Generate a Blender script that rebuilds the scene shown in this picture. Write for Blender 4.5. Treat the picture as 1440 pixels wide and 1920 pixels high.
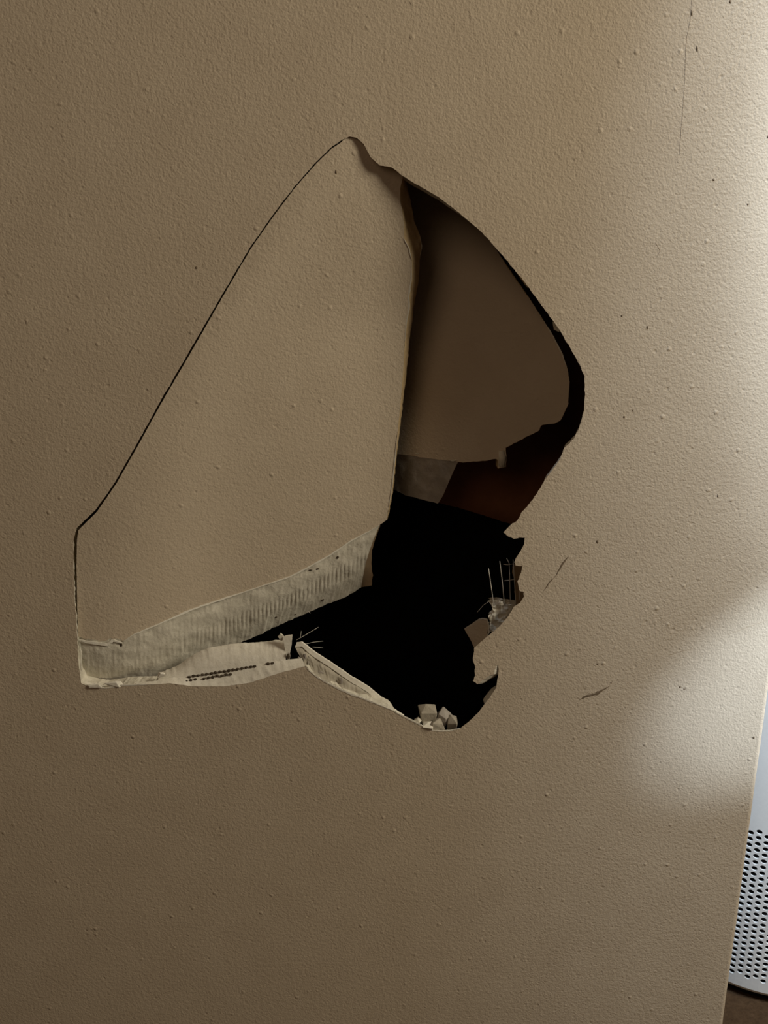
import bpy, bmesh, math, random
from mathutils import Vector, Matrix, geometry, noise

for o in list(bpy.data.objects):
    bpy.data.objects.remove(o)
scene = bpy.context.scene
COL = scene.collection

# ------------------------------------------------------------------ camera
F = 1500.0                       # focal length in pixels of the 1440x1920 frame
CAM_H, CAM_D, PITCH = 0.70, 0.50, math.radians(15.0)
cam_d = bpy.data.cameras.new('camera')
cam_d.sensor_fit = 'VERTICAL'
cam_d.sensor_height = 36.0
cam_d.lens = F / 1920.0 * 36.0
cam_d.clip_start = 0.01
cam = bpy.data.objects.new('camera', cam_d)
cam.location = (0, -CAM_D, CAM_H)
cam.rotation_euler = (math.radians(90) - PITCH, 0, 0)
COL.objects.link(cam)
scene.camera = cam

# ------------------------------------------------------------------ world, lights, exposure
world = bpy.data.worlds.new('world')
scene.world = world
world.use_nodes = True
bg = world.node_tree.nodes['Background']
bg.inputs['Color'].default_value = (1.0, 0.66, 0.42, 1)
bg.inputs['Strength'].default_value = 0.03

def look(o, target):
    d = Vector(target) - o.location
    o.rotation_euler = d.to_track_quat('-Z', 'Y').to_euler()

def area_light(name, loc, target, size, power, color):
    l = bpy.data.lights.new(name, 'AREA')
    l.shape = 'DISK'
    l.size = size
    l.energy = power
    l.color = color
    o = bpy.data.objects.new(name, l)
    o.location = loc
    look(o, target)
    COL.objects.link(o)
    return o

def spot_light(name, loc, target, angle, blend, power, color, radius):
    l = bpy.data.lights.new(name, 'SPOT')
    l.energy = power
    l.color = color
    l.spot_size = math.radians(angle)
    l.spot_blend = blend
    l.shadow_soft_size = radius
    o = bpy.data.objects.new(name, l)
    o.location = loc
    look(o, target)
    COL.objects.link(o)
    return o

area_light('room_lamp', (1.122, -0.50, 1.28), (0.0, 0.0, 0.62), 0.45, 12.6, (1.0, 0.88, 0.66))
area_light('added_fill', (-1.0, -1.7, 1.7), (0.0, 0.0, 0.62), 1.2, 3.0, (1.0, 0.72, 0.48))  # added fill light, unseen; lifts the fragment out of the dark
spot_light('added_upper_spot', (0.285, -0.373, 1.280), (0.398, 0.0, 0.778), 37.3, 0.71, 29.6, (0.84, 1.0, 1.16), 0.02)  # added unseen spot, fitted to brighten the upper right of the wall
spot_light('added_side_spot', (0.285, -0.215, 1.343), (0.400, 0.0, 0.8405), 57.9, 0.855, 22.3, (0.84, 1.0, 1.16), 0.02)  # extra unseen spot, added for the bright strip along the corner
spot_light('added_lower_spot', (0.6865, -0.348, 0.776), (0.3035, 0.0, 0.463), 15.6, 0.83, 20.2, (0.84, 1.0, 1.16), 0.006)  # added unseen spot, narrow cone shapes the bright wedge low on the wall

vs = scene.view_settings
vs.view_transform = 'Standard'
vs.look = 'None'
vs.gamma = 1.0
vs.use_curve_mapping = False
vs.exposure = 0.0

# ------------------------------------------------------------------ helpers
CP, SP = math.cos(PITCH), math.sin(PITCH)

def P(px, py, depth=0.0):
    """Point of the plane y = depth that the photograph shows at (px, py)."""
    a, b = px - 720.0, 960.0 - py
    dx, dy, dz = a, F * CP + b * SP, -F * SP + b * CP
    t = (CAM_D + depth) / dy
    return Vector((dx * t, depth, CAM_H + dz * t))

def make(name, verts, faces, mat, parent=None, loc=None, smooth=False):
    """One mesh object; verts are world positions, loc is its base point."""
    if loc is None:
        if parent is not None:
            loc = parent['_base']
        else:
            xs = [v[0] for v in verts]; ys = [v[1] for v in verts]; zs = [v[2] for v in verts]
            loc = ((min(xs) + max(xs)) / 2, (min(ys) + max(ys)) / 2, min(zs))
    loc = Vector(loc)
    me = bpy.data.meshes.new(name)
    me.from_pydata([tuple(Vector(v) - loc) for v in verts], [], faces)
    bm = bmesh.new(); bm.from_mesh(me)
    bmesh.ops.recalc_face_normals(bm, faces=bm.faces)
    bm.to_mesh(me); bm.free()
    for p in me.polygons:
        p.use_smooth = smooth
    me.materials.append(mat)
    o = bpy.data.objects.new(name, me)
    COL.objects.link(o)
    BASE[o.name] = loc
    if parent is None:
        o.location = loc
    else:
        pl = BASE[parent.name]
        o.parent = parent
        o.location = loc - pl
    return o

BASE = {}
def tag(o, label=None, cat=None, group=None, kind=None):
    if label: o['label'] = label
    if cat: o['category'] = cat
    if group: o['group'] = group
    if kind: o['kind'] = kind
    return o

def part(name, verts, faces, mat, parent, smooth=False):
    return make(name, verts, faces, mat, parent, BASE[parent.name], smooth)

def empty(name, loc):
    o = bpy.data.objects.new(name, None)
    o.empty_display_size = 0.02
    o.location = loc
    COL.objects.link(o)
    BASE[o.name] = Vector(loc)
    return o

def box(x0, x1, y0, y1, z0, z1):
    v = [(x, y, z) for x in (x0, x1) for y in (y0, y1) for z in (z0, z1)]
    f = [(0, 1, 3, 2), (4, 6, 7, 5), (0, 4, 5, 1), (2, 3, 7, 6), (0, 2, 6, 4), (1, 5, 7, 3)]
    return v, f

def merge(parts):
    V, Fc = [], []
    for v, f in parts:
        n = len(V)
        V += list(v)
        Fc += [tuple(i + n for i in q) for q in f]
    return V, Fc

def rough(pts, step=4.0, amp=1.0, seed=0, closed=False, freq=0.11):
    """Densify a pixel polyline and make it ragged."""
    out = []
    n = len(pts)
    seg = n if closed else n - 1
    for i in range(seg):
        ax, ay = pts[i][:2]
        bx_, by_ = pts[(i + 1) % n][:2]
        a = pts[i][2] if len(pts[i]) > 2 else amp
        L = math.hypot(bx_ - ax, by_ - ay)
        k = max(1, int(round(L / step)))
        nx, ny = -(by_ - ay) / (L + 1e-9), (bx_ - ax) / (L + 1e-9)
        for j in range(k):
            t = j / k
            x, y = ax + (bx_ - ax) * t, ay + (by_ - ay) * t
            d = a * (noise.noise((x * freq, y * freq, seed)) + 0.8 * noise.noise((x * freq * 2.7, y * freq * 2.7, seed + 9)))
            if not closed and i == 0 and j == 0:
                d = 0
            out.append((x + nx * d, y + ny * d))
    if not closed:
        out.append(tuple(pts[-1][:2]))
    return out

def resample(pts, n):
    L = [0.0]
    for a, b in zip(pts, pts[1:]):
        L.append(L[-1] + math.hypot(b[0] - a[0], b[1] - a[1]))
    out = []
    k = 0
    for i in range(n):
        s = L[-1] * i / (n - 1)
        while k < len(L) - 2 and L[k + 1] < s:
            k += 1
        t = (s - L[k]) / max(1e-9, L[k + 1] - L[k])
        t = min(1, max(0, t))
        out.append((pts[k][0] + (pts[k + 1][0] - pts[k][0]) * t, pts[k][1] + (pts[k + 1][1] - pts[k][1]) * t))
    return out

def inside(p, poly):
    x, y = p
    r = False
    j = len(poly) - 1
    for i in range(len(poly)):
        xi, yi = poly[i]; xj, yj = poly[j]
        if (yi > y) != (yj > y) and x < (xj - xi) * (y - yi) / (yj - yi) + xi:
            r = not r
        j = i
    return r

def fill(loop, hole=None, extra=()):
    """Constrained triangulation; returns 2D verts and triangles."""
    pts = [Vector(p) for p in loop]
    n = len(pts)
    edges = [(i, (i + 1) % n) for i in range(n)]
    if hole:
        m = len(hole)
        pts += [Vector(p) for p in hole]
        edges += [(n + i, n + (i + 1) % m) for i in range(m)]
    pts += [Vector(p) for p in extra]
    v, e, f, _, _, _ = geometry.delaunay_2d_cdt(pts, edges, [], 0, 1e-7)
    tri = []
    for t in f:
        c = ((v[t[0]][0] + v[t[1]][0] + v[t[2]][0]) / 3, (v[t[0]][1] + v[t[1]][1] + v[t[2]][1]) / 3)
        if inside(c, loop) and not (hole and inside(c, hole)):
            tri.append(tuple(t))
    return v, tri

def loft(rows, closed=False):
    """rows: list of equally long lists of points -> quads."""
    n = len(rows[0])
    V = [p for r in rows for p in r]
    Fc = []
    for i in range(len(rows) - 1):
        for j in range(n if closed else n - 1):
            j2 = (j + 1) % n
            Fc.append((i * n + j, i * n + j2, (i + 1) * n + j2, (i + 1) * n + j))
    return V, Fc

def tube(pts, r, sides=6):
    rows = []
    n = len(pts)
    pts = [Vector(p) for p in pts]
    for i in range(n):
        d = (pts[min(i + 1, n - 1)] - pts[max(i - 1, 0)]).normalized()
        u = d.cross(Vector((0.3, 1, 0.2))).normalized()
        w = d.cross(u)
        rr = r[i] if isinstance(r, (list, tuple)) else r
        rows.append([pts[i] + (u * math.cos(2 * math.pi * k / sides) + w * math.sin(2 * math.pi * k / sides)) * rr for k in range(sides)])
    V, Fc = loft(rows, True)
    Fc.append(tuple(range(sides)))
    Fc.append(tuple((n - 1) * sides + k for k in range(sides)))
    return V, Fc

def slab(loop, dfun, thick, amp=0.0, seed=0, extra=()):
    """Solid sheet from a pixel outline: front face at dfun, back face `thick` behind it."""
    v, tri = fill(loop, None, extra)
    fr = [P(p[0], p[1], dfun(p[0], p[1])) for p in v]
    bk = [q + Vector((0, thick, 0)) for q in fr]
    # boundary edges
    cnt = {}
    for t in tri:
        for a, b in ((t[0], t[1]), (t[1], t[2]), (t[2], t[0])):
            k = (min(a, b), max(a, b))
            cnt[k] = cnt.get(k, 0) + 1
    n = len(fr)
    bnd = [k for k, c in cnt.items() if c == 1]
    rim = [(a, b, b + n, a + n) for a, b in bnd]
    return fr, bk, tri, rim

# ------------------------------------------------------------------ materials
def new_mat(name):
    m = bpy.data.materials.new(name)
    m.use_nodes = True
    nt = m.node_tree
    return m, nt, nt.nodes['Principled BSDF']

def N(nt, kind, **kw):
    n = nt.nodes.new(kind)
    for k, v in kw.items():
        if k in n.inputs:
            n.inputs[k].default_value = v
        else:
            setattr(n, k, v)
    return n

def mathn(nt, op, a, b=None, clamp=False):
    n = nt.nodes.new('ShaderNodeMath'); n.operation = op; n.use_clamp = clamp
    for i, s in enumerate((a, b)):
        if s is None: continue
        if isinstance(s, (int, float)): n.inputs[i].default_value = s
        else: nt.links.new(s, n.inputs[i])
    return n.outputs[0]

def maprange(nt, val, a, b, c, d):
    n = nt.nodes.new('ShaderNodeMapRange')
    nt.links.new(val, n.inputs[0])
    for i, x in enumerate((a, b, c, d)): n.inputs[i + 1].default_value = x
    return n.outputs[0]

def paint_mat():
    m, nt, b = new_mat('beige_wall_paint')
    geo = N(nt, 'ShaderNodeNewGeometry')
    pos = geo.outputs['Position']
    def tex(kind, scale, **kw):
        t = N(nt, kind, Scale=scale, **kw)
        nt.links.new(pos, t.inputs['Vector'])
        return t
    fine = tex('ShaderNodeTexNoise', 850.0, Detail=2.0, Roughness=0.5)
    mid = tex('ShaderNodeTexNoise', 390.0, Detail=2.0, Roughness=0.55)
    big = tex('ShaderNodeTexNoise', 28.0, Detail=2.0)
    vor = tex('ShaderNodeTexVoronoi', 120.0)
    sep = N(nt, 'ShaderNodeSeparateColor')
    nt.links.new(vor.outputs['Color'], sep.inputs[0])
    nib = maprange(nt, vor.outputs['Distance'], 0.04, 0.20, 1.0, 0.0)
    on = maprange(nt, sep.outputs[0], 0.62, 0.95, 0.0, 1.0)
    nib = mathn(nt, 'MULTIPLY', nib, on)
    h = mathn(nt, 'MULTIPLY', fine.outputs['Fac'], 0.30)
    h = mathn(nt, 'ADD', h, mathn(nt, 'MULTIPLY', mid.outputs['Fac'], 0.42))
    h = mathn(nt, 'ADD', h, mathn(nt, 'MULTIPLY', nib, 0.42))
    dent = tex('ShaderNodeTexVoronoi', 210.0)
    sep2 = N(nt, 'ShaderNodeSeparateColor')
    nt.links.new(dent.outputs['Color'], sep2.inputs[0])
    dd = mathn(nt, 'MULTIPLY', maprange(nt, dent.outputs['Distance'], 0.05, 0.28, 1.0, 0.0), maprange(nt, sep2.outputs[0], 0.70, 0.95, 0.0, 1.0))
    h = mathn(nt, 'SUBTRACT', h, mathn(nt, 'MULTIPLY', dd, 0.22))
    bump = N(nt, 'ShaderNodeBump', Strength=0.72, Distance=0.0011)
    nt.links.new(h, bump.inputs['Height'])
    nt.links.new(bump.outputs[0], b.inputs['Normal'])
    ramp = N(nt, 'ShaderNodeValToRGB')
    ramp.color_ramp.elements[0].position = 0.35
    ramp.color_ramp.elements[0].color = (0.605, 0.515, 0.408, 1)
    ramp.color_ramp.elements[1].position = 0.65
    ramp.color_ramp.elements[1].color = (0.635, 0.545, 0.435, 1)
    nt.links.new(big.outputs['Fac'], ramp.inputs[0])
    nt.links.new(ramp.outputs[0], b.inputs['Base Color'])
    b.inputs['Roughness'].default_value = 0.62
    b.inputs['Specular IOR Level'].default_value = 0.3
    return m

def rough_mat(name, c0, c1, scale, bump_d, roughness=0.9, detail=6.0, strength=0.8, spec=0.15):
    m, nt, b = new_mat(name)
    geo = N(nt, 'ShaderNodeNewGeometry')
    t = N(nt, 'ShaderNodeTexNoise', Scale=scale, Detail=detail, Roughness=0.65)
    nt.links.new(geo.outputs['Position'], t.inputs['Vector'])
    ramp = N(nt, 'ShaderNodeValToRGB')
    ramp.color_ramp.elements[0].position = 0.3
    ramp.color_ramp.elements[0].color = (*c0, 1)
    ramp.color_ramp.elements[1].position = 0.7
    ramp.color_ramp.elements[1].color = (*c1, 1)
    nt.links.new(t.outputs['Fac'], ramp.inputs[0])
    nt.links.new(ramp.outputs[0], b.inputs['Base Color'])
    bump = N(nt, 'ShaderNodeBump', Strength=strength, Distance=bump_d)
    nt.links.new(t.outputs['Fac'], bump.inputs['Height'])
    nt.links.new(bump.outputs[0], b.inputs['Normal'])
    b.inputs['Roughness'].default_value = roughness
    b.inputs['Specular IOR Level'].default_value = spec
    return m

M_PAINT = paint_mat()
M_GYP = rough_mat('broken_gypsum', (0.60, 0.57, 0.49), (0.78, 0.75, 0.67), 160, 0.0010)
M_GYPTAN = rough_mat('tan_broken_edge', (0.48, 0.35, 0.19), (0.62, 0.48, 0.30), 150, 0.0012)
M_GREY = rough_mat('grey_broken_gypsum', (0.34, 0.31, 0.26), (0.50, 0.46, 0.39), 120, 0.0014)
M_COOLGREY = rough_mat('cool_grey_gypsum', (0.34, 0.31, 0.285), (0.46, 0.43, 0.40), 120, 0.0014)  # gypsum in a darker, cooler grey
M_WHITE = rough_mat('torn_white_paper', (0.80, 0.77, 0.69), (0.90, 0.88, 0.82), 260, 0.0005)
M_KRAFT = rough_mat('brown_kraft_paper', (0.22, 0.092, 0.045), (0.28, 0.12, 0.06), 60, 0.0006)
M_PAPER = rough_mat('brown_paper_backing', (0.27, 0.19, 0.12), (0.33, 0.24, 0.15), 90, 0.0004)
M_SHADE = rough_mat('cavity_shade_black', (0.004, 0.004, 0.004), (0.008, 0.008, 0.008), 90, 0.0006, 1.0, spec=0.0)  # near-black colour stands in for the shade deep in the cavity
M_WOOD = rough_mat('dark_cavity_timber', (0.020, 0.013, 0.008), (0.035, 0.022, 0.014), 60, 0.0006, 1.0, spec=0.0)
M_SCUFF = rough_mat('dark_scuff', (0.16, 0.12, 0.085), (0.26, 0.20, 0.14), 300, 0.0002)
M_HAIR = rough_mat('hairline_shade', (0.34, 0.27, 0.20), (0.42, 0.34, 0.26), 300, 0.0002)
M_PIT = rough_mat('dark_pit', (0.07, 0.055, 0.04), (0.12, 0.095, 0.07), 300, 0.0002)  # dark brown for the small spots, holes and notch
M_FIBER = rough_mat('glass_fiber', (0.62, 0.60, 0.56), (0.75, 0.73, 0.70), 300, 0.0001, 0.5, spec=0.4)
M_PLASTIC = rough_mat('white_plastic', (0.84, 0.86, 0.88), (0.88, 0.90, 0.92), 300, 0.0001, 0.45, spec=0.4)
M_DARKPL = rough_mat('black_plastic', (0.008, 0.007, 0.007), (0.014, 0.012, 0.012), 200, 0.0001, 0.7)
M_CARPET = rough_mat('brown_carpet', (0.06, 0.036, 0.021), (0.10, 0.062, 0.036), 170, 0.003, 1.0, spec=0.0)
M_FARWALL = rough_mat('far_wall_paint', (0.55, 0.48, 0.37), (0.60, 0.52, 0.41), 30, 0.0004, 0.8)

# ------------------------------------------------------------------ outline of the hole (photograph pixels; third value = raggedness)
HOLE_CRACK = [(655, 256, .6), (638, 264, .6), (620, 277, .6), (592, 304, .5), (552, 350, .5), (515, 398, .5), (470, 462, .5), (420, 546, .5),
              (360, 650, .5), (300, 753, .5), (255, 835, .5), (215, 905, .5), (180, 955, .5), (143, 991, .8),
              (138, 1012, 1.0), (138, 1060, 1.0), (140, 1120, 1.0), (143, 1160, .8), (145, 1195, .8), (147, 1240, .8)]
HOLE_BOTTOM = [(152, 1281, 1.0), (165, 1286, 1.0), (195, 1291, 1.0), (230, 1285, 1.0), (290, 1283, .8), (320, 1281, .8), (360, 1287, .8), (420, 1287, .8),
               (470, 1280, .8), (520, 1263, .8), (550, 1255, .8), (572, 1249, 1.0), (577, 1253, 1.5), (587, 1264, 1.5), (608, 1276, 1.5), (633, 1290, 1.5),
               (660, 1302, 1.2), (691, 1313, 1.0), (734, 1331, 1.0), (770, 1349, 1.0), (789, 1359, 1.2), (807, 1368, 1.2), (825, 1370, .8), (844, 1370, .6),
               (862, 1366, .6), (877, 1355, .6), (896, 1337, .6), (914, 1313, .6)]
HOLE_RIGHT = [(923, 1301, .6), (930, 1290, .6), (934, 1267, .6), (935, 1256, .4), (934, 1248, .3), (931, 1248, .3), (928, 1256, 1.2), (926, 1265, 1.5), (917, 1268, 1.5),
              (903, 1276, 1.5), (895, 1283, 1.2), (887, 1277, 1.2), (890, 1267, 1.5), (891, 1252, 1.5), (887, 1236, 1.5), (889, 1214, .8), (901, 1204, .6),
              (919, 1189, .6), (936, 1175, .6), (952, 1157, .6), (963, 1138, .8), (975, 1130, .8), (982, 1119, 1.0), (982, 1110, 1.0), (974, 1108, 1.0), (970, 1090, 1.0),
              (977, 1075, 1.0), (979, 1061, 1.0), (967, 1060, 1.0), (964, 1054, 1.0), (970, 1043, 1.0), (977, 1032, 1.0), (983, 1020, 1.0), (984, 1008, 1.2),
              (973, 1008, 1.2), (964, 1010, 1.2), (950, 1004, 1.0), (944, 998, 1.0), (955, 986, 1.0), (970, 976, 1.0), (979, 960, 1.2),
              (988, 950, 1.5), (1000, 935, 1.5), (1013, 915, 1.5), (1025, 895, 1.5), (1050, 862, 1.5), (1058, 840, 1.2), (1075, 823, 1.2),
              (1085, 805, 1.0), (1095, 770, 1.0), (1097, 740, .8), (1096, 705, .8), (1085, 680, 1.0), (1068, 650, 1.2), (1045, 612, 1.0), (1015, 572, .8),
              (985, 530, .8), (945, 482, .7), (905, 437, .7), (860, 398, .7), (820, 368, .6), (780, 345, .6), (755, 330, .6), (735, 314, .6), (712, 310, .6), (695, 295, .5), (682, 270, .5), (668, 258, .5)]
hole_px = rough(HOLE_CRACK + HOLE_BOTTOM + HOLE_RIGHT, 4.0, 1.0, 3, closed=True)
T = 0.0127                       # thickness of one sheet of plasterboard
WX0, WX1, WH = -1.3, 0.2655, 1.9
CR = 0.0035                      # radius of the outside corner
YB = 0.104                       # inner face of the sheet on the other side of the wall
hole3 = [P(x, y) for x, y in hole_px]
hole2 = [(p.x, p.z) for p in hole3]

# ------------------------------------------------------------------ wall with the hole
fx1 = WX1 - CR
rect = [(WX0, 0.0), (fx1, 0.0), (fx1, WH), (WX0, WH)]
v2, tri = fill(rect, hole2)
wall = make('wall_front', [(p[0], 0.0, p[1]) for p in v2], tri, M_PAINT, loc=((WX0 + WX1) / 2, 0, 0))
tag(wall, 'beige textured plasterboard wall with a large broken hole', None, kind='structure')
# rim of the break: irregular gypsum between the front paper and the back paper
ND = 6
def sm(t):
    t = min(1.0, max(0.0, t))
    return t * t * (3 - 2 * t)
cx = sum(p[0] for p in hole2) / len(hole2); cz = sum(p[1] for p in hole2) / len(hole2)
rows = []
for k in range(ND + 1):
    t = k / ND
    row = []
    for i, p in enumerate(hole3):
        dn = noise.noise((p.x * 260, p.z * 260, k * 1.3)) * 0.0009 * (1 if 0 < k < ND else 0)
        out = Vector((p.x - cx, 0, p.z - cz)).normalized()
        hx, hy = hole_px[i]
        ux = (0.010 - 0.0065 * sm((960 - hy) / 60)) * sm((hx - 800) / 120) * (1 - 0.75 * sm((hy - 1285) / 25) * sm((1345 - hy) / 20))
        uz = -0.008 * sm((hx - 725) / 25) * sm((hy - 1290) / 30) * sm((905 - hx) / 30)
        tu = min(1.0, 0.25 + t) if k else 0.0
        row.append(Vector((p.x + ux * tu, T * t, p.z + uz * tu)) + out * (dn + 0.0011 * math.sin(math.pi * t)))
    rows.append(row)
v, f = loft(rows, True)
core = part('gypsum_core', v, f, M_GYP, wall)
back2 = [(p.x, p.z) for p in rows[-1]]
vb, trib = fill(rect, back2)
v, f = [(p[0], T, p[1]) for p in vb], trib
part('paper_backing', v, f, M_PAPER, wall)
# outside corner and the end of the wall
rows = []
nz = 240
for j in range(nz + 1):
    z = WH * j / nz
    w = 0.0005 * noise.noise((0, 0, z * 18)) + 0.00035 * noise.noise((3, 0, z * 70))
    row = [Vector((fx1, 0, z))]
    for k in range(1, 7):
        a = math.pi / 2 * k / 6
        row.append(Vector((fx1 + (CR + w) * math.sin(a), CR - CR * math.cos(a), z)))
    row.append(Vector((WX1 + w, YB + T, z)))
    rows.append(row)
v, f = loft(rows)
wr = make('wall_right', v, f, M_PAINT, loc=(WX1, 0, 0), smooth=True)
tag(wr, 'beige outside corner and end of the broken wall', kind='structure')
v, f = box(WX0, WX1 - 0.0003, YB, YB + T, 0, WH)
wb = make('wall_back', v, f, M_PAINT)
tag(wb, 'far plasterboard face of the same wall', kind='structure')
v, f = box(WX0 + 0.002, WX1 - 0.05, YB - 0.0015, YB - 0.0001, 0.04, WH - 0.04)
part('shade_backing', v, f, M_SHADE, wb)  # added backing sheet, its black is the cavity's painted shade
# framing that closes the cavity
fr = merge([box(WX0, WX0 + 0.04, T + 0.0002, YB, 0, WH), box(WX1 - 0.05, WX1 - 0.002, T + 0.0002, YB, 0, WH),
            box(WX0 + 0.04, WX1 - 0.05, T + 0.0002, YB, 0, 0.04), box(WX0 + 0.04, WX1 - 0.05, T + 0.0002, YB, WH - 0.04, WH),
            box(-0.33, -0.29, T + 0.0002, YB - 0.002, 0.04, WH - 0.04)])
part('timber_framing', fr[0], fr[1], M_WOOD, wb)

# room: floor, far wall
v, f = box(-2.2, 2.4, -2.2, 2.2, -0.05, 0.0)
fl = make('floor', v, f, M_CARPET)
tag(fl, 'brown carpet floor', kind='structure')
v, f = box(-2.2, 2.4, 2.2, 2.3, -0.05, 2.4)
tag(make('wall_far', v, f, M_FARWALL), 'plain beige wall of the room beyond', kind='structure')

# ------------------------------------------------------------------ left flap, pushed inwards along the diagonal crack
HX0, HY0, HX1, HY1 = 143.0, 993.0, 640.0, 262.0
HL = math.hypot(HX1 - HX0, HY1 - HY0)
def sm(t):
    t = min(1.0, max(0.0, t))
    return t * t * (3 - 2 * t)
def flap_depth(x, y):
    d = ((x - HX0) * (HY0 - HY1) + (y - HY0) * (HX1 - HX0)) / HL
    d = max(0.0, d) * 0.00036
    return 0.0006 + d * (0.06 + 0.22 * sm((x - 130) / 330)) * (0.45 + 0.55 * sm((y - 300) / 330))
CRACK_IN = [(655, 251), (640, 266.5), (621.7, 279), (594, 305.7), (553.8, 351.2), (517, 399.6), (472.2, 463.4), (422.6, 547.6), (363, 652), (303, 755), (258, 837),
            (218, 907), (183, 958), (147, 994), (144, 1015), (143.5, 1060), (144.5, 1120), (145.5, 1160), (147, 1193)]
FLAP_BOTTOM = [(147, 1193, 1.5), (160, 1197, 2), (195, 1203, 2), (207, 1197, 2), (222, 1197, 2), (232, 1202, 1.5), (250, 1190, 1.5), (300, 1169, 1.5), (360, 1143, 1.5), (400, 1129, 1.5), (440, 1116, 1.5),
               (500, 1096, 1.5), (540, 1083, 1.5), (580, 1063, 1.5), (620, 1040, 1.5), (660, 1013, 1.5), (690, 997, 1.2), (712, 984, 1)]
FLAP_RIGHT = [(712, 984, 1), (725, 975, .8), (728, 955, .6), (735, 915, .6), (740, 862, .6), (746, 805, .6), (752, 745, .6), (757, 680, .6), (760, 620, .8), (762, 601, 1), (767, 578, 1), (766, 553, .8),
              (771, 522, .8), (772, 487, .8), (767, 466, .8), (757.7, 447, .8), (757.7, 420, .8), (751, 378, .8), (750, 355, .6), (754.6, 334, .5), (757, 318, .5), (740, 285, .5), (700, 255, .5), (655, 251, .5)]
fl_crack = rough(CRACK_IN, 5, 0.4, 5)
fl_bottom = rough(FLAP_BOTTOM, 3, 1.2, 6)
fl_right = rough(FLAP_RIGHT, 3, 0.8, 7)
flap_loop = fl_crack[:-1] + fl_bottom[:-1] + fl_right[:-1]
extra = [(x, y) for x in range(170, 760, 30) for y in range(290, 1190, 30) if inside((x, y), flap_loop)]
fr_, bk_, tri_, rim_ = slab(flap_loop, flap_depth, T * 0.9, extra=extra)
base = P(430, 1200, 0.03)
flap = make('drywall_flap', fr_, tri_, M_PAINT, loc=base, smooth=True)
tag(flap, 'large beige drywall flap pushed inwards on the left of the hole', 'drywall piece')
part('paper_backing', bk_, tri_, M_PAPER, flap, True)
# side along the crack
cs = [P(x, y, flap_depth(x, y)) for x, y in fl_crack]
v, f = loft([cs, [q + Vector((0.0012, T * 0.9, 0)) for q in cs]])
part('cracked_edge', v, f, M_GYPTAN, flap)
# right broken edge, tan
FRONT_R = [(757, 318), (754.6, 334.6), (750, 355), (751, 378), (757.7, 420), (757.7, 447), (767, 466), (772, 487), (771, 522), (766, 553), (767, 578), (762, 601), (760, 620), (757, 680), (752, 745), (746, 805), (740, 862), (735, 915), (728, 955), (725, 975)]
BACK_R = [(762, 318), (761, 337), (766, 362), (772, 387), (777.5, 418), (787, 441), (791, 464), (787, 485), (785, 528), (777.5, 564), (774, 595), (770, 620), (764, 680), (757, 745), (750, 805), (743, 862), (738, 915), (731, 955), (726, 975)]
n = 150
A = resample([p[:2] for p in rough(FRONT_R, 3, 0.8, 7)], n)
B = resample(rough(BACK_R, 3, 1.2, 11), n)
rows = []
for k in range(7):
    t = k / 6
    row = []
    for (ax, ay), (bx2, by2) in zip(A, B):
        x, y = ax + (bx2 - ax) * t, ay + (by2 - ay) * t
        d = flap_depth(ax, ay) + 0.0002 + T * 0.9 * t + (noise.noise((y * .08, t * 3, 2)) * 0.0012 if 0 < k < 6 else 0)
        row.append(P(x, y, d))
    rows.append(row)
v, f = loft(rows)
be = part('broken_edge', v, f, M_GYPTAN, flap)
# white torn paper slivers on that edge
def ribbon(pts, w0, depth, mat, parent, name='torn_paper', seed=1, thick=0.0005):
    """thin curled strip of paper following a pixel polyline, tapering to both ends"""
    q = resample(rough(pts, 3, 0.6, seed), 26)
    fa, fb, ba, bb = [], [], [], []
    for i, (x, y) in enumerate(q):
        a = q[max(0, i - 1)]; b = q[min(len(q) - 1, i + 1)]
        L = math.hypot(b[0] - a[0], b[1] - a[1]) + 1e-9
        nx, ny = -(b[1] - a[1]) / L, (b[0] - a[0]) / L
        w = w0 * (math.sin(math.pi * (i + 0.4) / (len(q) - .2)) ** 0.6) * (0.75 + 0.5 * noise.noise((i * .6, seed, 0)))
        d = depth(x, y) if callable(depth) else depth
        fa.append(P(x - nx * w / 2, y - ny * w / 2, d)); fb.append(P(x + nx * w / 2, y + ny * w / 2, d))
        ba.append(fa[-1] + Vector((0, thick, 0))); bb.append(fb[-1] + Vector((0, thick, 0)))
    v, f = loft([fa, fb, bb, ba, fa])
    return part(name, v, f, mat, parent)
ribbon([(772, 490), (771, 525), (766, 555), (767, 578), (762, 603), (759, 640)], 4.0, lambda x, y: flap_depth(x, y) - 0.0002, M_WHITE, flap, seed=4)
ribbon([(777, 422), (786, 442), (790, 463), (787, 483)], 4.0, lambda x, y: flap_depth(x, y) + T * 0.8, M_WHITE, flap, seed=5)
ribbon([(745, 815), (740, 862), (735, 915), (729, 950)], 2.6, lambda x, y: flap_depth(x, y) - 0.0004, M_WHITE, flap, seed=6)
ribbon([(758, 448), (767, 466), (772, 487)], 2.4, lambda x, y: flap_depth(x, y) - 0.0004, M_WHITE, flap, seed=8)
# lower broken edge: rounded gypsum with scored ribs
LOWER = [(151, 1277), (164, 1281), (198, 1288), (233, 1286), (255, 1282), (291, 1275), (322, 1262), (344, 1250), (367, 1238), (400, 1226), (437, 1211), (482, 1192), (510, 1178), (540, 1165), (575, 1150), (615, 1132), (647, 1120), (677, 1102)]
UPPER = [p[:2] for p in FLAP_BOTTOM]
n, m = 380, 26
A = resample(fl_bottom, n)
B = resample(rough(LOWER, 3, 1.5, 14), n)
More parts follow.
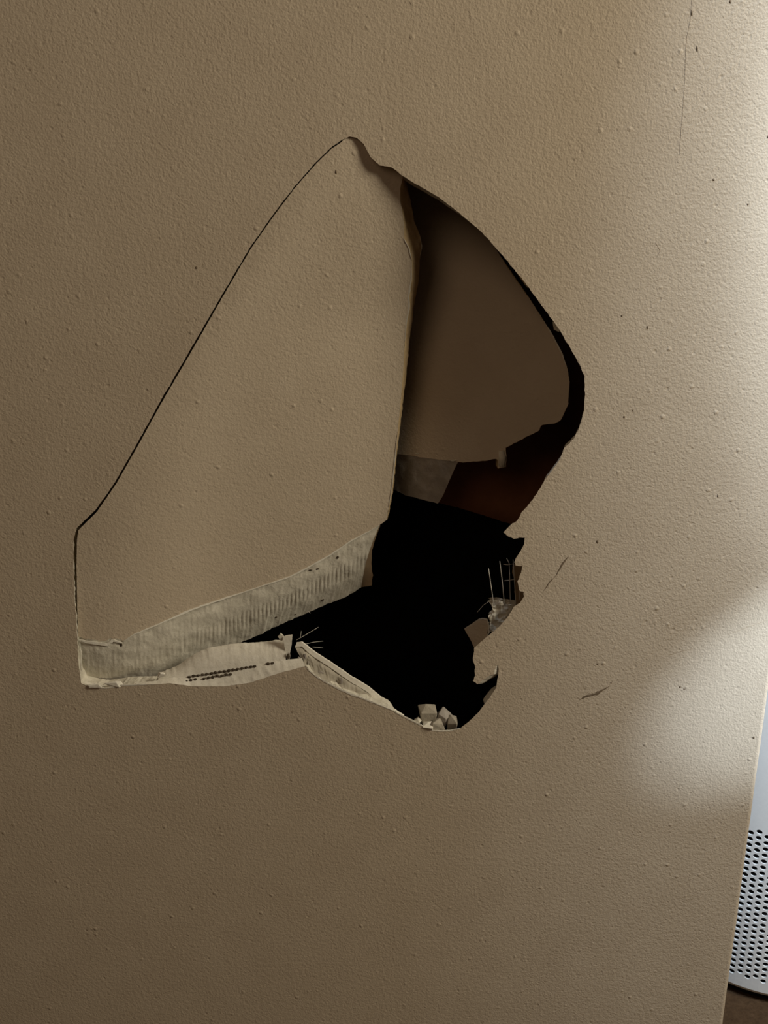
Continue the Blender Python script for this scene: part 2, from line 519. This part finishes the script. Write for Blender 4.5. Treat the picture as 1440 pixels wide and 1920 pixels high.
# the right end of the band leans left as it goes down
rows = []
for k in range(m):
    t = k / (m - 1)
    row = []
    for i, ((ax, ay), (bx2, by2)) in enumerate(zip(A, B)):
        x, y = ax + (bx2 - ax) * t, ay + (by2 - ay) * t
        if i > n - 40:
            x -= 5 * math.sin(math.pi * t) * (i - (n - 40)) / 40
        dA = flap_depth(ax, ay)
        u = i / (n - 1)
        d = dA + 0.0003 + 0.012 * t ** 1.15 - 0.0030 * math.sin(math.pi * t)
        # ribs left by the scored mesh
        c = 0.52 + 0.12 * (1 - u)
        inz = math.exp(-((t - c) / 0.15) ** 6) * sm((u - 0.02) / 0.2)
        rib = math.sin(x * 2 * math.pi / 7.7 + 0.6 * noise.noise((x * .05, y * .05, 0)))
        soft = 0.45 + 0.55 * noise.noise((x * 0.02, y * 0.03, 4.0)) + 0.4
        d += 0.0009 * max(0.0, -rib - 0.25) * inz * min(1.0, soft) * (0.25 + 0.75 * sm((u - 0.30) / 0.25))
        if u < 0.6:
            d -= 0.00030 * max(0.0, math.sin(y * 2 * math.pi / 7.0) * rib) * inz * (0.6 - u) / 0.6
        d += 0.0008 * noise.noise((x * 0.03, y * 0.05, 2.0)) + 0.0003 * noise.noise((x * 0.17, y * 0.17, 5.0))
        if k == 0: d = dA - 0.0003 + 0.0005 * noise.noise((x * .1, y * .1, 7))
        row.append(P(x, y, d))
    rows.append(row)
v, f = loft(rows)
band = part('scored_gypsum_edge', v, f, M_GYP, flap, True)
# back of the lower edge, closing it
v, f = loft([rows[-1], [q + Vector((0, 0.004, 0.004)) for q in rows[-1]]])
part('lower_back_edge', v, f, M_PAPER, flap)
# white torn paper line along the top of that edge
ribbon(UPPER[5:12], 4.0, lambda x, y: flap_depth(x, y) - 0.0008, M_WHITE, flap, seed=20)
ribbon(UPPER[10:], 3.4, lambda x, y: flap_depth(x, y) - 0.0008, M_WHITE, flap, seed=21)
ribbon([(146, 1199), (163, 1204), (200, 1209), (212, 1201), (230, 1206)], 7.0, lambda x, y: flap_depth(x, y) - 0.0012, M_WHITE, flap, seed=22)
ribbon([(149, 1205), (151, 1230), (153, 1258)], 4.5, lambda x, y: flap_depth(x, y) - 0.0006, M_WHITE, flap, seed=23)
# brown torn backing at the right end of the lower edge
FR = [(712, 984), (697, 1010), (685, 1035), (680, 1070), (677, 1101)]
BK = [(713, 986), (703, 1012), (698, 1032), (696, 1055), (699, 1078), (697, 1098)]
A = resample(FR, 30); B = resample(rough(BK, 3, 1.0, 31), 30)
dr = lambda x, y: flap_depth(712, 984)
rows = []
for k in range(4):
    t = k / 3
    rows.append([P(a[0] + (b[0] - a[0]) * t, a[1] + (b[1] - a[1]) * t, dr(0, 0) + 0.001 + 0.012 * t + 0.013 * i / 29 * (1 - t)) for i, (a, b) in enumerate(zip(A, B))])
v, f = loft(rows)
part('torn_brown_paper', v, f, M_PAPER, flap, True)

# small dark spots on the gypsum
def pits(spots, dep, parent, name, mat=M_PIT):
    V = []
    for x, y, w, h in spots:
        ring = []
        for k in range(7):
            a = 2 * math.pi * k / 7
            r = 0.75 + 0.4 * random.random()
            ring.append(P(x + w * r * math.cos(a) / 2, y + h * r * math.sin(a) / 2, dep(x, y)))
        c = P(x, y, dep(x, y) - 0.0003)
        b = [q + Vector((0, 0.0006, 0)) for q in ring]
        n = 7
        fc = [(k, (k + 1) % n, 2 * n) for k in range(n)] + [(k, (k + 1) % n, n + (k + 1) % n, n + k) for k in range(n)]
        V.append((ring + b + [c], fc))
    if name != 'mesh_holes':                      # each spot is a piece of its own
        for v, f in V:
            o = part(name, v, f, mat, parent)
        return o
    v, f = merge(V)
    return part(name, v, f, mat, parent)
random.seed(4)
BP = []
def band_depth(x, y):
    # nearest point of the lower broken edge
    if not BP:
        for q in band.data.vertices:
            w = q.co + BASE[band.name]
            BP.append((*project(w), w.y))
    return min(BP, key=lambda q: (q[0] - x) ** 2 + (q[1] - y) ** 2)[2] - 0.0003
def project(p):
    d = Vector(p) - Vector((0, -CAM_D, CAM_H))
    w = d.y * CP - d.z * SP
    return 720 + F * d.x / w, 960 - F * (d.y * SP + d.z * CP) / w
pits([(594, 1067, 10, 4), (582, 1069, 7, 2.5), (604, 1124, 9, 5), (633, 1045, 5, 5), (227, 1210, 5, 7), (516, 1157, 9, 4), (553, 1152, 5, 3)], band_depth, flap, 'dark_spot', M_PIT)

# ------------------------------------------------------------------ right fragment, folded back in shadow
def frag_depth(x, y):
    return 0.0185 + (1067 - x) * (0.050 / 327.0) + max(0, 600 - y) * 0.00001
FR_OUT = [(690, 300, .3), (740, 312, .3), (800, 346, .3), (860, 390, .3), (905, 432, .5), (917, 447, .6), (939, 481, .6), (966, 521, .6), (990, 555, .6), (1015, 594, .6), (1034, 626, .6),
          (1051, 658, .6), (1064, 692, .6), (1067.6, 716, .6), (1065.5, 757, .8), (1052, 787, 1), (1040, 794, 1), (1015, 797, 1.2), (1011, 807, 1.2), (982, 822, 1.2), (949.6, 839, .5),
          (948, 839, .3), (949.6, 857, .5), (948, 875.6, .6), (933.5, 878.5, .5), (933.5, 862, .6), (930.6, 860, .8), (909, 864, .8), (868, 867, .8), (859, 866, .6), (800, 859, .8), (737, 849, .8), (690, 842, .3)]
fg_loop = rough(FR_OUT, 4, .6, 41, closed=True)
fr_, bk_, tri_, rim_ = slab(fg_loop, frag_depth, T * .9)
frag = make('drywall_fragment', fr_, tri_, M_PAINT, loc=P(900, 945, 0.06))
tag(frag, 'dark shaded drywall fragment folded back inside the right of the hole', 'drywall piece')
v, f = fr_ + bk_, [tuple(q) for q in rim_]
part('broken_edge', v, f, M_GYPTAN, frag)
part('paper_backing', bk_, tri_, M_PAPER, frag)
GUP = [(690, 842), (737, 849), (800, 859), (859, 866)]
GLO = [(690, 900), (739, 918), (763, 930), (786, 935), (821, 944)]
MIDR = [(859, 866), (853, 877), (842, 903), (830, 932), (821, 944)]
A = resample(rough(GUP, 4, .8, 42), 50); B = resample(rough(GLO, 4, 1.5, 43), 50)
rows = []
for k in range(12):
    t = k / 11
    row = []
    for i, (a, b) in enumerate(zip(A, B)):
        x, y = a[0] + (b[0] - a[0]) * t, a[1] + (b[1] - a[1]) * t
        u = i / 49
        x += (resample(MIDR, 12)[k][0] - (859 + (821 - 859) * t)) * u ** 6
        d = frag_depth(a[0], a[1]) + 0.0003 + 0.010 * t + 0.0012 * noise.noise((x * .06, y * .06, 8)) * (0 if k == 0 else 1)
        row.append(P(x, y, d))
    rows.append(row)
v, f = loft(rows)
part('broken_gypsum_face', v, f, M_COOLGREY, frag, True)
ribbon([(1020, 602), (1036, 629), (1053, 661), (1063, 690)], 3.0, lambda x, y: frag_depth(x, y) - 0.0008, M_WHITE, frag, 'torn_paper', 44)
ribbon([(940, 483), (966, 522), (990, 556)], 2.0, lambda x, y: frag_depth(x, y) - 0.0008, M_GYPTAN, frag, 'torn_paper', 45)
o = part('paper_tab', *merge([tube([P(940, 845, frag_depth(940, 845) - .0006), P(942, 858, frag_depth(940, 845) - .0012), P(941, 874, frag_depth(940, 845) - .0006)], [0.0018, 0.0026, 0.0022], 8)]), M_GYP, frag, True)
ribbon([(842, 863), (850, 864), (856, 862)], 3.5, lambda x, y: frag_depth(x, y) - 0.0008, M_GYP, frag, 'gypsum_crumb', 46)
ribbon([(778, 850), (782, 850.5), (786, 850)], 3.0, lambda x, y: frag_depth(x, y) - 0.0008, M_GYP, frag, 'gypsum_crumb', 47)

# ------------------------------------------------------------------ brown kraft paper behind, the cavity below its edge coloured black for shade
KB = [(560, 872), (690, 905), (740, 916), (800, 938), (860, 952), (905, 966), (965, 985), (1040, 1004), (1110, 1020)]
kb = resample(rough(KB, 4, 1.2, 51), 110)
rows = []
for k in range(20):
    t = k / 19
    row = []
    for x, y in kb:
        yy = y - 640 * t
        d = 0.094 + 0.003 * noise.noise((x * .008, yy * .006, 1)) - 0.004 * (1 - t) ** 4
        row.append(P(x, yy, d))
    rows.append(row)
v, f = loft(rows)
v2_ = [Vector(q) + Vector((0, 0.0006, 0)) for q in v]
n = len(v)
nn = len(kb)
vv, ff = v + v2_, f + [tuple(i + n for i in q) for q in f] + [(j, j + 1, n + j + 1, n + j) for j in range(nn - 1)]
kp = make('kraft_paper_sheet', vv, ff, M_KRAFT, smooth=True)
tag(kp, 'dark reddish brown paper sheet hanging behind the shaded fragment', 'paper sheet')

# ------------------------------------------------------------------ broken lower lip of the wall
# left stretch: torn front ply, fold, and standing strip
LF = [(152, 1281), (165, 1286), (195, 1291), (230, 1285), (290, 1283), (320, 1281), (360, 1287), (420, 1287), (470, 1280), (520, 1263), (550, 1255), (572, 1249)]
LM = [(158, 1278), (170, 1280), (200, 1286), (235, 1281), (290, 1277), (320, 1271), (370, 1265), (420, 1257), (480, 1245), (520, 1239), (545, 1236), (566, 1234)]
n = 150
A = resample(rough(LF, 3, .8, 61), n); B = resample(rough(LM, 3, 1.0, 62), n)
rows = []
for k in range(9):
    t = k / 8
    row = []
    for a, b in zip(A, B):
        x, y = a[0] + (b[0] - a[0]) * t, a[1] + (b[1] - a[1]) * t
        d = -0.0001 + 0.0052 * t + (0.0003 * noise.noise((x * .10, y * .10, 3)) if k else 0)
        row.append(P(x, y, d))
    rows.append(row)
v, f = loft(rows)
lip = part('torn_lower_lip', v, f, M_WHITE, wall, True)
ST = [(296, 1268), (302, 1260), (330, 1250), (344, 1240), (365, 1226), (390, 1215), (440, 1207), (500, 1203), (525, 1200), (537, 1197)]
SB = [(296, 1276), (320, 1272), (370, 1266), (420, 1258), (480, 1246), (520, 1240), (536, 1237)]
n = 110
A = resample(rough(SB, 3, .5, 63), n); B = resample(rough(ST, 3, 1.2, 64), n)
rows = []
for k in range(11):
    t = k / 10
    row = []
    for a, b in zip(A, B):
        x, y = a[0] + (b[0] - a[0]) * t, a[1] + (b[1] - a[1]) * t
        d = 0.0050 + 0.0105 * t - 0.0015 * math.sin(math.pi * t) + 0.0002 * noise.noise((x * .05, y * .05, 3))
        row.append(P(x, y, d))
    rows.append(row)
rows.append([q + Vector((0, 0.0025, -0.0008)) for q in rows[-1]])
rows.append([q + Vector((0, 0.0005, -0.012)) for q in rows[-1]])
v, f = loft(rows)
part('standing_strip', v, f, M_WHITE, wall, True)
# end tab of the standing strip
loop = rough([(530, 1196, .6), (537, 1193, .5), (548, 1191.5, .4), (546, 1212, .6), (543, 1228, .6), (538, 1234, .4), (535, 1222, .8), (533, 1208, .8)], 3, .6, 65, closed=True)
fr_, bk_, tri_, rim_ = slab(loop, lambda x, y: 0.0078 - (y - 1215) * 0.00004, 0.0018)
v, f = fr_ + bk_, tri_ + [tuple(i + len(fr_) for i in t) for t in tri_] + rim_
part('torn_paper_tab', v, f, M_WHITE, wall)
loop = rough([(521, 1194, .8), (526, 1188, .6), (531, 1192, .8), (534, 1199, .6), (527, 1202, .6)], 2, .6, 66, closed=True)
fr_, bk_, tri_, rim_ = slab(loop, lambda x, y: 0.0100, 0.0015)
v, f = fr_ + bk_, tri_ + [tuple(i + len(fr_) for i in t) for t in tri_] + rim_
part('torn_paper_tab', v, f, M_GYP, wall)
# mesh holes along the fold
random.seed(8)
spots = []
for i in range(24):
    x = 322 + i * 8.2
    fold = 1272 - (x - 320) * 0.165
    if x > 345 and random.random() < (0.95 if x < 470 else 0.4): spots.append((x, fold + 3.5 + random.uniform(-.5, .5), 7.0, 5.2))
    if 318 < x < 430 and random.random() < 0.9: spots.append((x + 3, fold + 10.0 + random.uniform(-.8, .8), 6.6, 5.0))
pits(spots, lambda x, y: 0.0039 - max(0, (y - (1272 - (x - 320) * 0.165)) - 3) * 0.0002, wall, 'mesh_holes')['kind'] = 'stuff'
# crumbs by the left corner of the lip
def chunk(name, px, py, depth, rx, ry, rz, seed, mat, parent=None, facets=9):
    rnd = random.Random(seed)
    bm = bmesh.new()
    rot = Matrix.Rotation(rnd.uniform(-.6, .6), 3, 'Y') @ Matrix.Rotation(rnd.uniform(-.5, .5), 3, 'Z') @ Matrix.Rotation(rnd.uniform(-.4, .4), 3, 'X')
    for sx in (-1, 1):
        for sy in (-1, 1):
            for sz in (-1, 1):
                u = rot @ Vector((sx * rnd.uniform(.45, 1), sy * rnd.uniform(.6, 1), sz * rnd.uniform(.45, 1)))
                bm.verts.new((u.x * rx, u.y * ry, u.z * rz))
    bm.verts.new((rnd.uniform(-.3, .3) * rx, rnd.uniform(-.3, .3) * ry, rz * 1.25))
    r = bmesh.ops.convex_hull(bm, input=bm.verts)
    dead = [g for g in r['geom_interior'] if isinstance(g, bmesh.types.BMVert)]
    bmesh.ops.delete(bm, geom=dead, context='VERTS')
    bmesh.ops.bevel(bm, geom=list(bm.edges), offset=min(rx, ry, rz) * 0.05, segments=1, affect='EDGES')
    bm.verts.index_update()
    c = P(px, py, depth)
    v = [c + q.co for q in bm.verts]; f = [tuple(q.index for q in fc.verts) for fc in bm.faces]
    bm.free()
    if parent: return part(name, v, f, mat, parent)
    return make(name, v, f, mat)
PX = 0.00036
chunk('torn_paper_crumb', 178, 1286, -0.0003, 17 * PX, .0012, 4 * PX, 3, M_WHITE, wall)
chunk('torn_paper_crumb', 215, 1283, 0.001, 14 * PX, .0015, 6 * PX, 4, M_WHITE, wall)
chunk('torn_paper_crumb', 303, 1265, 0.004, 8 * PX, .0015, 5 * PX, 5, M_WHITE, wall)
# right stretch of the lip: recessed gypsum face and bright back-paper edge
RF = [(572, 1249), (577, 1253), (587, 1264), (608, 1276), (633, 1290), (660, 1302), (691, 1313), (734, 1331), (758, 1343)]
RT = [(553, 1213), (566, 1212), (584, 1229), (618, 1251), (658, 1279), (688, 1297), (712, 1316), (733, 1330), (758, 1343)]
n = 130
A = resample(rough(RF, 3, 1.3, 71), n); B = resample(rough(RT, 3, .6, 72), n)
rows = []
prof = [(0, -0.0001), (0.05, 0.0006), (0.12, 0.0050), (0.22, 0.0066), (0.4, 0.0072), (0.6, 0.0077), (0.8, 0.0083), (0.92, 0.0110), (1.0, 0.0112)]
for k, (t, d0) in enumerate(prof):
    row = []
    for i, (a, b) in enumerate(zip(A, B)):
        x, y = a[0] + (b[0] - a[0]) * t, a[1] + (b[1] - a[1]) * t
        d = d0 + (0.0022 * noise.noise((x * .05, y * .05, 5)) + .0010 * noise.noise((x * .16, y * .16, 6)) if 1 < k < 8 else 0)
        row.append(P(x, y, d))
    rows.append(row)
v, f = loft(rows)
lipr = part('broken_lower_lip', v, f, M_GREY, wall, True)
RT2 = [(556, 1206), (566, 1204), (587, 1221), (622, 1244), (662, 1271), (692, 1289), (716, 1309), (735, 1328), (758, 1342.5)]
A = resample(rough(RT, 3, .6, 72), n); B = resample(rough(RT2, 3, .6, 73), n)
r0 = [P(x, y, 0.0104) for x, y in A]; r1 = [P(x, y, 0.0108) for x, y in B]
v, f = loft([[q + Vector((0, .0012, 0)) for q in r0], r0, r1, [q + Vector((0, .0018, 0)) for q in r1], [q + Vector((0, .0022, -.008)) for q in r1]])
part('back_paper_edge', v, f, M_WHITE, wall)
ribbon([(574, 1252), (588, 1265), (609, 1278), (634, 1291), (661, 1303), (692, 1314), (736, 1332)], 4.0, -0.0002, M_WHITE, wall, 'torn_paper', 74)
ribbon([(738, 1334), (770, 1350), (790, 1360), (808, 1369)], 3.5, -0.0002, M_WHITE, wall, 'torn_paper', 75)
ribbon([(806, 1369), (826, 1371), (846, 1370), (863, 1366)], 2.6, -0.0002, M_WHITE, wall, 'torn_paper', 76)
ribbon([(160, 1285), (196, 1291), (231, 1285), (291, 1283)], 3.0, -0.0002, M_WHITE, wall, 'torn_paper', 77)
# dark notch and darker spots between the two stretches
pits([(541, 1231, 7, 13), (548, 1243, 6, 3), (556, 1240, 5, 3), (560, 1234, 4, 4), (572, 1232, 5, 14), (578, 1243, 4, 8), (600, 1262, 14, 7), (640, 1277, 6, 14), (697, 1312, 5, 3)], lambda x, y: 0.0052 if x < 565 else 0.0066, wall, 'dark_spot', M_COOLGREY)
pits([(541, 1231, 6, 12)], lambda x, y: 0.0049, wall, 'dark_notch')

# gypsum chunks lying on the bottom of the hole
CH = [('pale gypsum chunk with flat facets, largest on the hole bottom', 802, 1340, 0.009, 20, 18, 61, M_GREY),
      ('dark grey gypsum chunk leaning just right of the largest one', 831, 1344, 0.010, 14, 17, 62, M_COOLGREY),
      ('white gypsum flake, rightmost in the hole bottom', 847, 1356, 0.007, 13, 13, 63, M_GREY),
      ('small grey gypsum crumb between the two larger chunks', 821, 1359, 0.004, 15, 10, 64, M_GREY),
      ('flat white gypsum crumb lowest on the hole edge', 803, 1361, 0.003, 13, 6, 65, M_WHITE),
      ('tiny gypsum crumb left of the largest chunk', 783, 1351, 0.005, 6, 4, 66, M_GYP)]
for lab, x, y, d, rx, rz, sd, mt in CH:
    o = chunk('gypsum_chunk', x, y, d, rx * PX, 0.0042 if rx > 11 else 0.0028, rz * PX, sd, mt, facets=7)
    tag(o, lab, 'gypsum chunk', 'gypsum chunks on the bottom of the hole')

# ------------------------------------------------------------------ torn bits on the right side of the hole
loop = rough([(914, 1126, 1), (921, 1133, 1), (924, 1146, 1), (915, 1155, 1), (918, 1164, 1), (919.5, 1184, .6), (924, 1186, .5), (936, 1175, .5), (952, 1157, .5), (966, 1138, 1), (965, 1130, 1), (948, 1128, 1), (930, 1125, 1)], 3, 1, 81, closed=True)
ex = [(x, y) for x in range(915, 966, 4) for y in range(1126, 1186, 4) if inside((x, y), loop)]
v2b, tb = fill(loop, None, ex)
fr_ = [P(p[0], p[1], 0.0075 + 0.0028 * noise.noise((p[0] * .08, p[1] * .08, 1)) + 0.0014 * noise.noise((p[0] * .3, p[1] * .3, 2))) for p in v2b]
part('crushed_gypsum', fr_ + [q + Vector((0.001, .005, 0)) for q in fr_], tb + [tuple(i + len(fr_) for i in t) for t in tb], M_GYP, wall)
loop = rough([(899, 1162, .4), (913, 1162, .4), (916, 1176, .4), (912, 1194, .4), (901, 1205, .4), (889, 1214, .4), (884, 1203, .4), (871, 1180, .4), (886, 1171, .6)], 3, .5, 82, closed=True)
sd = lambda x, y: 0.020 - (x - 871) * 0.00016
fr_, bk_, tri_, rim_ = slab(loop, sd, 0.002)
sh = make('drywall_shard', fr_ + bk_, tri_ + [tuple(i + len(fr_) for i in t) for t in tri_] + rim_, M_PAINT)
tag(sh, 'small brown pointed drywall shard on the right edge of the hole', 'drywall piece')
ribbon([(898, 1161), (906, 1160), (914, 1162), (917, 1176), (917, 1186), (912, 1194)], 3.6, lambda x, y: sd(x, y) - 0.0012, M_WHITE, sh, 'torn_paper', 83)
# brown paper showing behind the notch
loop = rough([(962, 1058, .8), (981, 1058, .5), (985, 1075, .5), (982, 1132, .5), (968, 1134, .8), (965, 1110, 1), (967, 1092, 1), (960, 1075, 1)], 3, .8, 84, closed=True)
fr_, bk_, tri_, rim_ = slab(loop, lambda x, y: 0.0118, 0.0008)
part('torn_brown_paper', fr_ + bk_, tri_ + [tuple(i + len(fr_) for i in t) for t in tri_] + rim_, M_PAPER, wall)
# chips on the upper right rim
loop = rough([(1038, 603, .5), (1044, 605, .5), (1053, 620, .5), (1047, 622, .5), (1040, 618, .5)], 2, .5, 85, closed=True)
fr_, bk_, tri_, rim_ = slab(loop, lambda x, y: 0.004, 0.003)
part('gypsum_chip', fr_ + bk_, tri_ + [tuple(i + len(fr_) for i in t) for t in tri_] + rim_, M_GYP, wall)
ribbon([(966, 507), (978, 522), (990, 540)], 4, 0.003, M_GYPTAN, wall, 'gypsum_chip', 86)
# glass fibres of the tape
def fiber(pts, r=0.00030):
    q = []
    for (a, b) in zip(pts, pts[1:]):
        for k in range(3):
            t = k / 3
            q.append(P(a[0] + (b[0] - a[0]) * t, a[1] + (b[1] - a[1]) * t, a[2] + (b[2] - a[2]) * t))
    q.append(P(*pts[-1]))
    v, f = tube(q, [r] * (len(q) - 1) + [r * .7], 5)
    return part('glass_fiber', v, f, M_FIBER, wall, True)
fiber([(926, 1136, .007), (922, 1108, .006), (916, 1066, .005)])
fiber([(946, 1136, .007), (942, 1092, .005), (937, 1052, .004)])
fiber([(957, 1136, .007), (956, 1095, .005), (954.6, 1056, .004), (950, 1047, .004)], 0.00024)
fiber([(967, 1134, .007), (965, 1095, .006), (962, 1049, .005)], 0.00024)
fiber([(974.5, 1124, .006), (974.5, 1109, .006)], 0.0002)
fiber([(944, 1058, .007), (952, 1059, .006), (963, 1057, .007)], 0.0002)
fiber([(945, 1089, .007), (955, 1088, .006), (966, 1086, .007)], 0.00026)
fiber([(947, 1135, .005), (956, 1134, .004), (964, 1133, .005)], 0.00022)
fiber([(916, 1128, .009), (906, 1135, .010), (894, 1149, .012)], 0.00018)
fiber([(556, 1200, .012), (575, 1189, .014), (597, 1176, .016)], 0.00017)
fiber([(570, 1208, .012), (588, 1204, .014), (606, 1202, .016)], 0.00015)
fiber([(586, 1213, .012), (596, 1214, .014), (606, 1215, .016)], 0.00015)
fiber([(563, 1196, .012), (564, 1190, .014), (565, 1183, .015)], 0.00014)
fiber([(571, 1147, .03), (578, 1146, .029), (582, 1150, .028)], 0.00015)

# ------------------------------------------------------------------ scuffs, hairline cracks and the seam on the wall
def sliver(name, pts, w, mat=M_SCUFF, lift=0.00012):
    if name == 'hairline_crack': mat = M_HAIR
    q = []
    q = resample(rough(pts, 2, .7, len(pts) + int(pts[0][0])), 24)
    rows = [[], [], []]
    for i, (x, y) in enumerate(q):
        a = q[max(0, i - 1)]; b = q[min(23, i + 1)]
        L = math.hypot(b[0] - a[0], b[1] - a[1]) + 1e-9
        nx, ny = -(b[1] - a[1]) / L, (b[0] - a[0]) / L
        ww = w * max(.12, math.sin(math.pi * i / 23) ** .7) * (.8 + .7 * noise.noise((i * .4, pts[0][0], 0)))
        rows[0].append(P(x - nx * ww / 2, y - ny * ww / 2, 0.0001)); rows[1].append(P(x, y, -lift)); rows[2].append(P(x + nx * ww / 2, y + ny * ww / 2, 0.0001))
    v, f = loft(rows)
    return part(name, v, f, mat, wall)
sliver('scuff_mark', [(1066, 1043), (1054, 1058), (1042, 1080)], 8)
sliver('scuff_mark', [(1042, 1080), (1030, 1092), (1018, 1110)], 5)
sliver('scuff_mark', [(1085, 1313), (1100, 1305), (1116, 1302), (1128, 1295), (1142, 1287)], 11)
sliver('hairline_crack', [(1254, 1228), (1275, 1222), (1300, 1215)], 1.6)
sliver('hairline_crack', [(1365, 1190), (1395, 1178), (1439, 1163)], 1.3)
sliver('hairline_crack', [(150, 1293), (138, 1304), (122, 1318)], 1.3)
sliver('hairline_crack', [(1297, 0), (1294, 40), (1288, 70), (1286, 100), (1284, 150)], 1.8)
sliver('hairline_crack', [(1284, 150), (1281, 200), (1277, 250), (1274, 290)], 1.2)
sliver('hairline_crack', [(1229, 455), (1238, 470), (1232, 482)], 2.0)
random.seed(12)
sp = [(1413, 1383, 5, 5), (1402, 383, 4, 4), (1297, 25, 4, 12), (1307, 92, 4, 14), (1369, 3, 4, 8), (1338, 337, 5, 5), (1440, 257, 4, 6), (548, 1335, 4, 3), (1283, 1292, 4, 3), (1214, 614, 4, 8), (1346, 930, 3, 7),
      (1120, 1016, 4, 8), (630, 322, 4, 9), (1166, 592, 4, 5), (1120, 1245, 4, 3), (368, 502, 5, 6), (1186, 770, 3, 4), (1170, 782, 4, 5), (1146, 1280, 3, 3), (1275, 1288, 4, 4)]
pits([s for s in sp], lambda x, y: flap_depth(x, y) - .0001 if (x, y) == (630, 322) else -0.00005, wall, 'paint_speck', M_SCUFF)

# ------------------------------------------------------------------ white appliance standing beyond the corner
AX, AY, AR = 0.425, 0.277, 0.122
Z0, ZP, ZT = 0.011, 0.201, 0.58
ap = empty('tower_appliance', (AX, AY, 0))
tag(ap, 'white round tower appliance with perforated lower grille beyond the wall corner', 'appliance')
def ring(r, z, n=96):
    return [Vector((AX + r * math.cos(2 * math.pi * k / n), AY + r * math.sin(2 * math.pi * k / n), z)) for k in range(n)]
prof = [(AR, ZP), (AR, ZP + .02), (AR, ZT - .03)] + [(AR - .03 + .03 * math.cos(a), ZT - .03 + .03 * math.sin(a)) for a in (0.3, .6, .9, 1.2, 1.5)] + [(0.03, ZT + .001), (0.001, ZT + .001)]
v, f = loft([ring(r, z) for r, z in prof], True)
part('upper_shell', v, f, M_PLASTIC, ap, True)
# perforated grille: real holes, staggered
NC = 104
DZ = 0.0069
DA = 2 * math.pi / NC
zg0 = Z0 + 0.0145
NR = int((ZP - 0.003 - zg0) / DZ)
V, Fc, idx = [], [], {}
def cyl(a, z, r):
    return (AX + r * math.cos(a), AY + r * math.sin(a), z)
K = 16
hw, hh = 0.0028 / AR, 0.0025
ga, gz, gv = 2, 2, {}
def vert(key, p):
    if key not in idx:
        idx[key] = len(V); V.append(p)
    return idx[key]
for c in range(NC):
    off = 0.5 * DZ if c % 2 else 0.0
    a0, am = c * DA, (c + .5) * DA
    for r in range(NR):
        z0 = zg0 + r * DZ + off; zm = z0 + DZ / 2
        b = []
        for k in range(K):
            t = 2 * math.pi * k / K
            ca, sa = math.cos(t), math.sin(t)
            m_ = max(abs(ca), abs(sa))
            u, w = ca / m_, sa / m_
            b.append(vert((c, r, 'o', k), cyl(am + u * DA / 2, zm + w * DZ / 2, AR)))
        hi = [vert((c, r, 'i', k), cyl(am + hw * math.cos(2 * math.pi * k / K), zm + hh * math.sin(2 * math.pi * k / K), AR)) for k in range(K)]
        hb = [vert((c, r, 'b', k), cyl(am + hw * math.cos(2 * math.pi * k / K), zm + hh * math.sin(2 * math.pi * k / K), AR - .0018)) for k in range(K)]
        for k in range(K):
            k2 = (k + 1) % K
            Fc.append((b[k], b[k2], hi[k2], hi[k]))
            Fc.append((hi[k], hi[k2], hb[k2], hb[k]))
    # plain margins above and below the holes
    for za, zb in ((Z0 + .004, zg0 + off), (zg0 + NR * DZ + off, ZP)):
        n = len(V)
        V += [cyl(a0, za, AR), cyl(a0 + DA, za, AR), cyl(a0 + DA, zb, AR), cyl(a0, zb, AR)]
        Fc.append((n, n + 1, n + 2, n + 3))
me = bpy.data.meshes.new('perforated_grille')
me.from_pydata([(x - AX, y - AY, z) for x, y, z in V], [], Fc)
me.materials.append(M_PLASTIC)
gr = bpy.data.objects.new('perforated_grille', me)
COL.objects.link(gr); gr.parent = ap
gr['label'] = 'grille with rows of small round holes'
v, f = loft([ring(r, z) for r, z in [(AR, Z0 + .004), (AR - .001, Z0 + .001), (AR - .004, Z0), (0.02, Z0)]], True)
part('bottom_rim', v, f, M_PLASTIC, ap, True)
v, f = loft([ring(r, z) for r, z in [(AR - .012, Z0 + .002), (AR - .012, ZP)]], True)
part('dark_core', v, f, M_DARKPL, ap, True)
v, f = loft([ring(r, z) for r, z in [(AR - .010, 0.0), (AR - .010, Z0)]], True)
part('black_foot', v, f, M_DARKPL, ap, True)
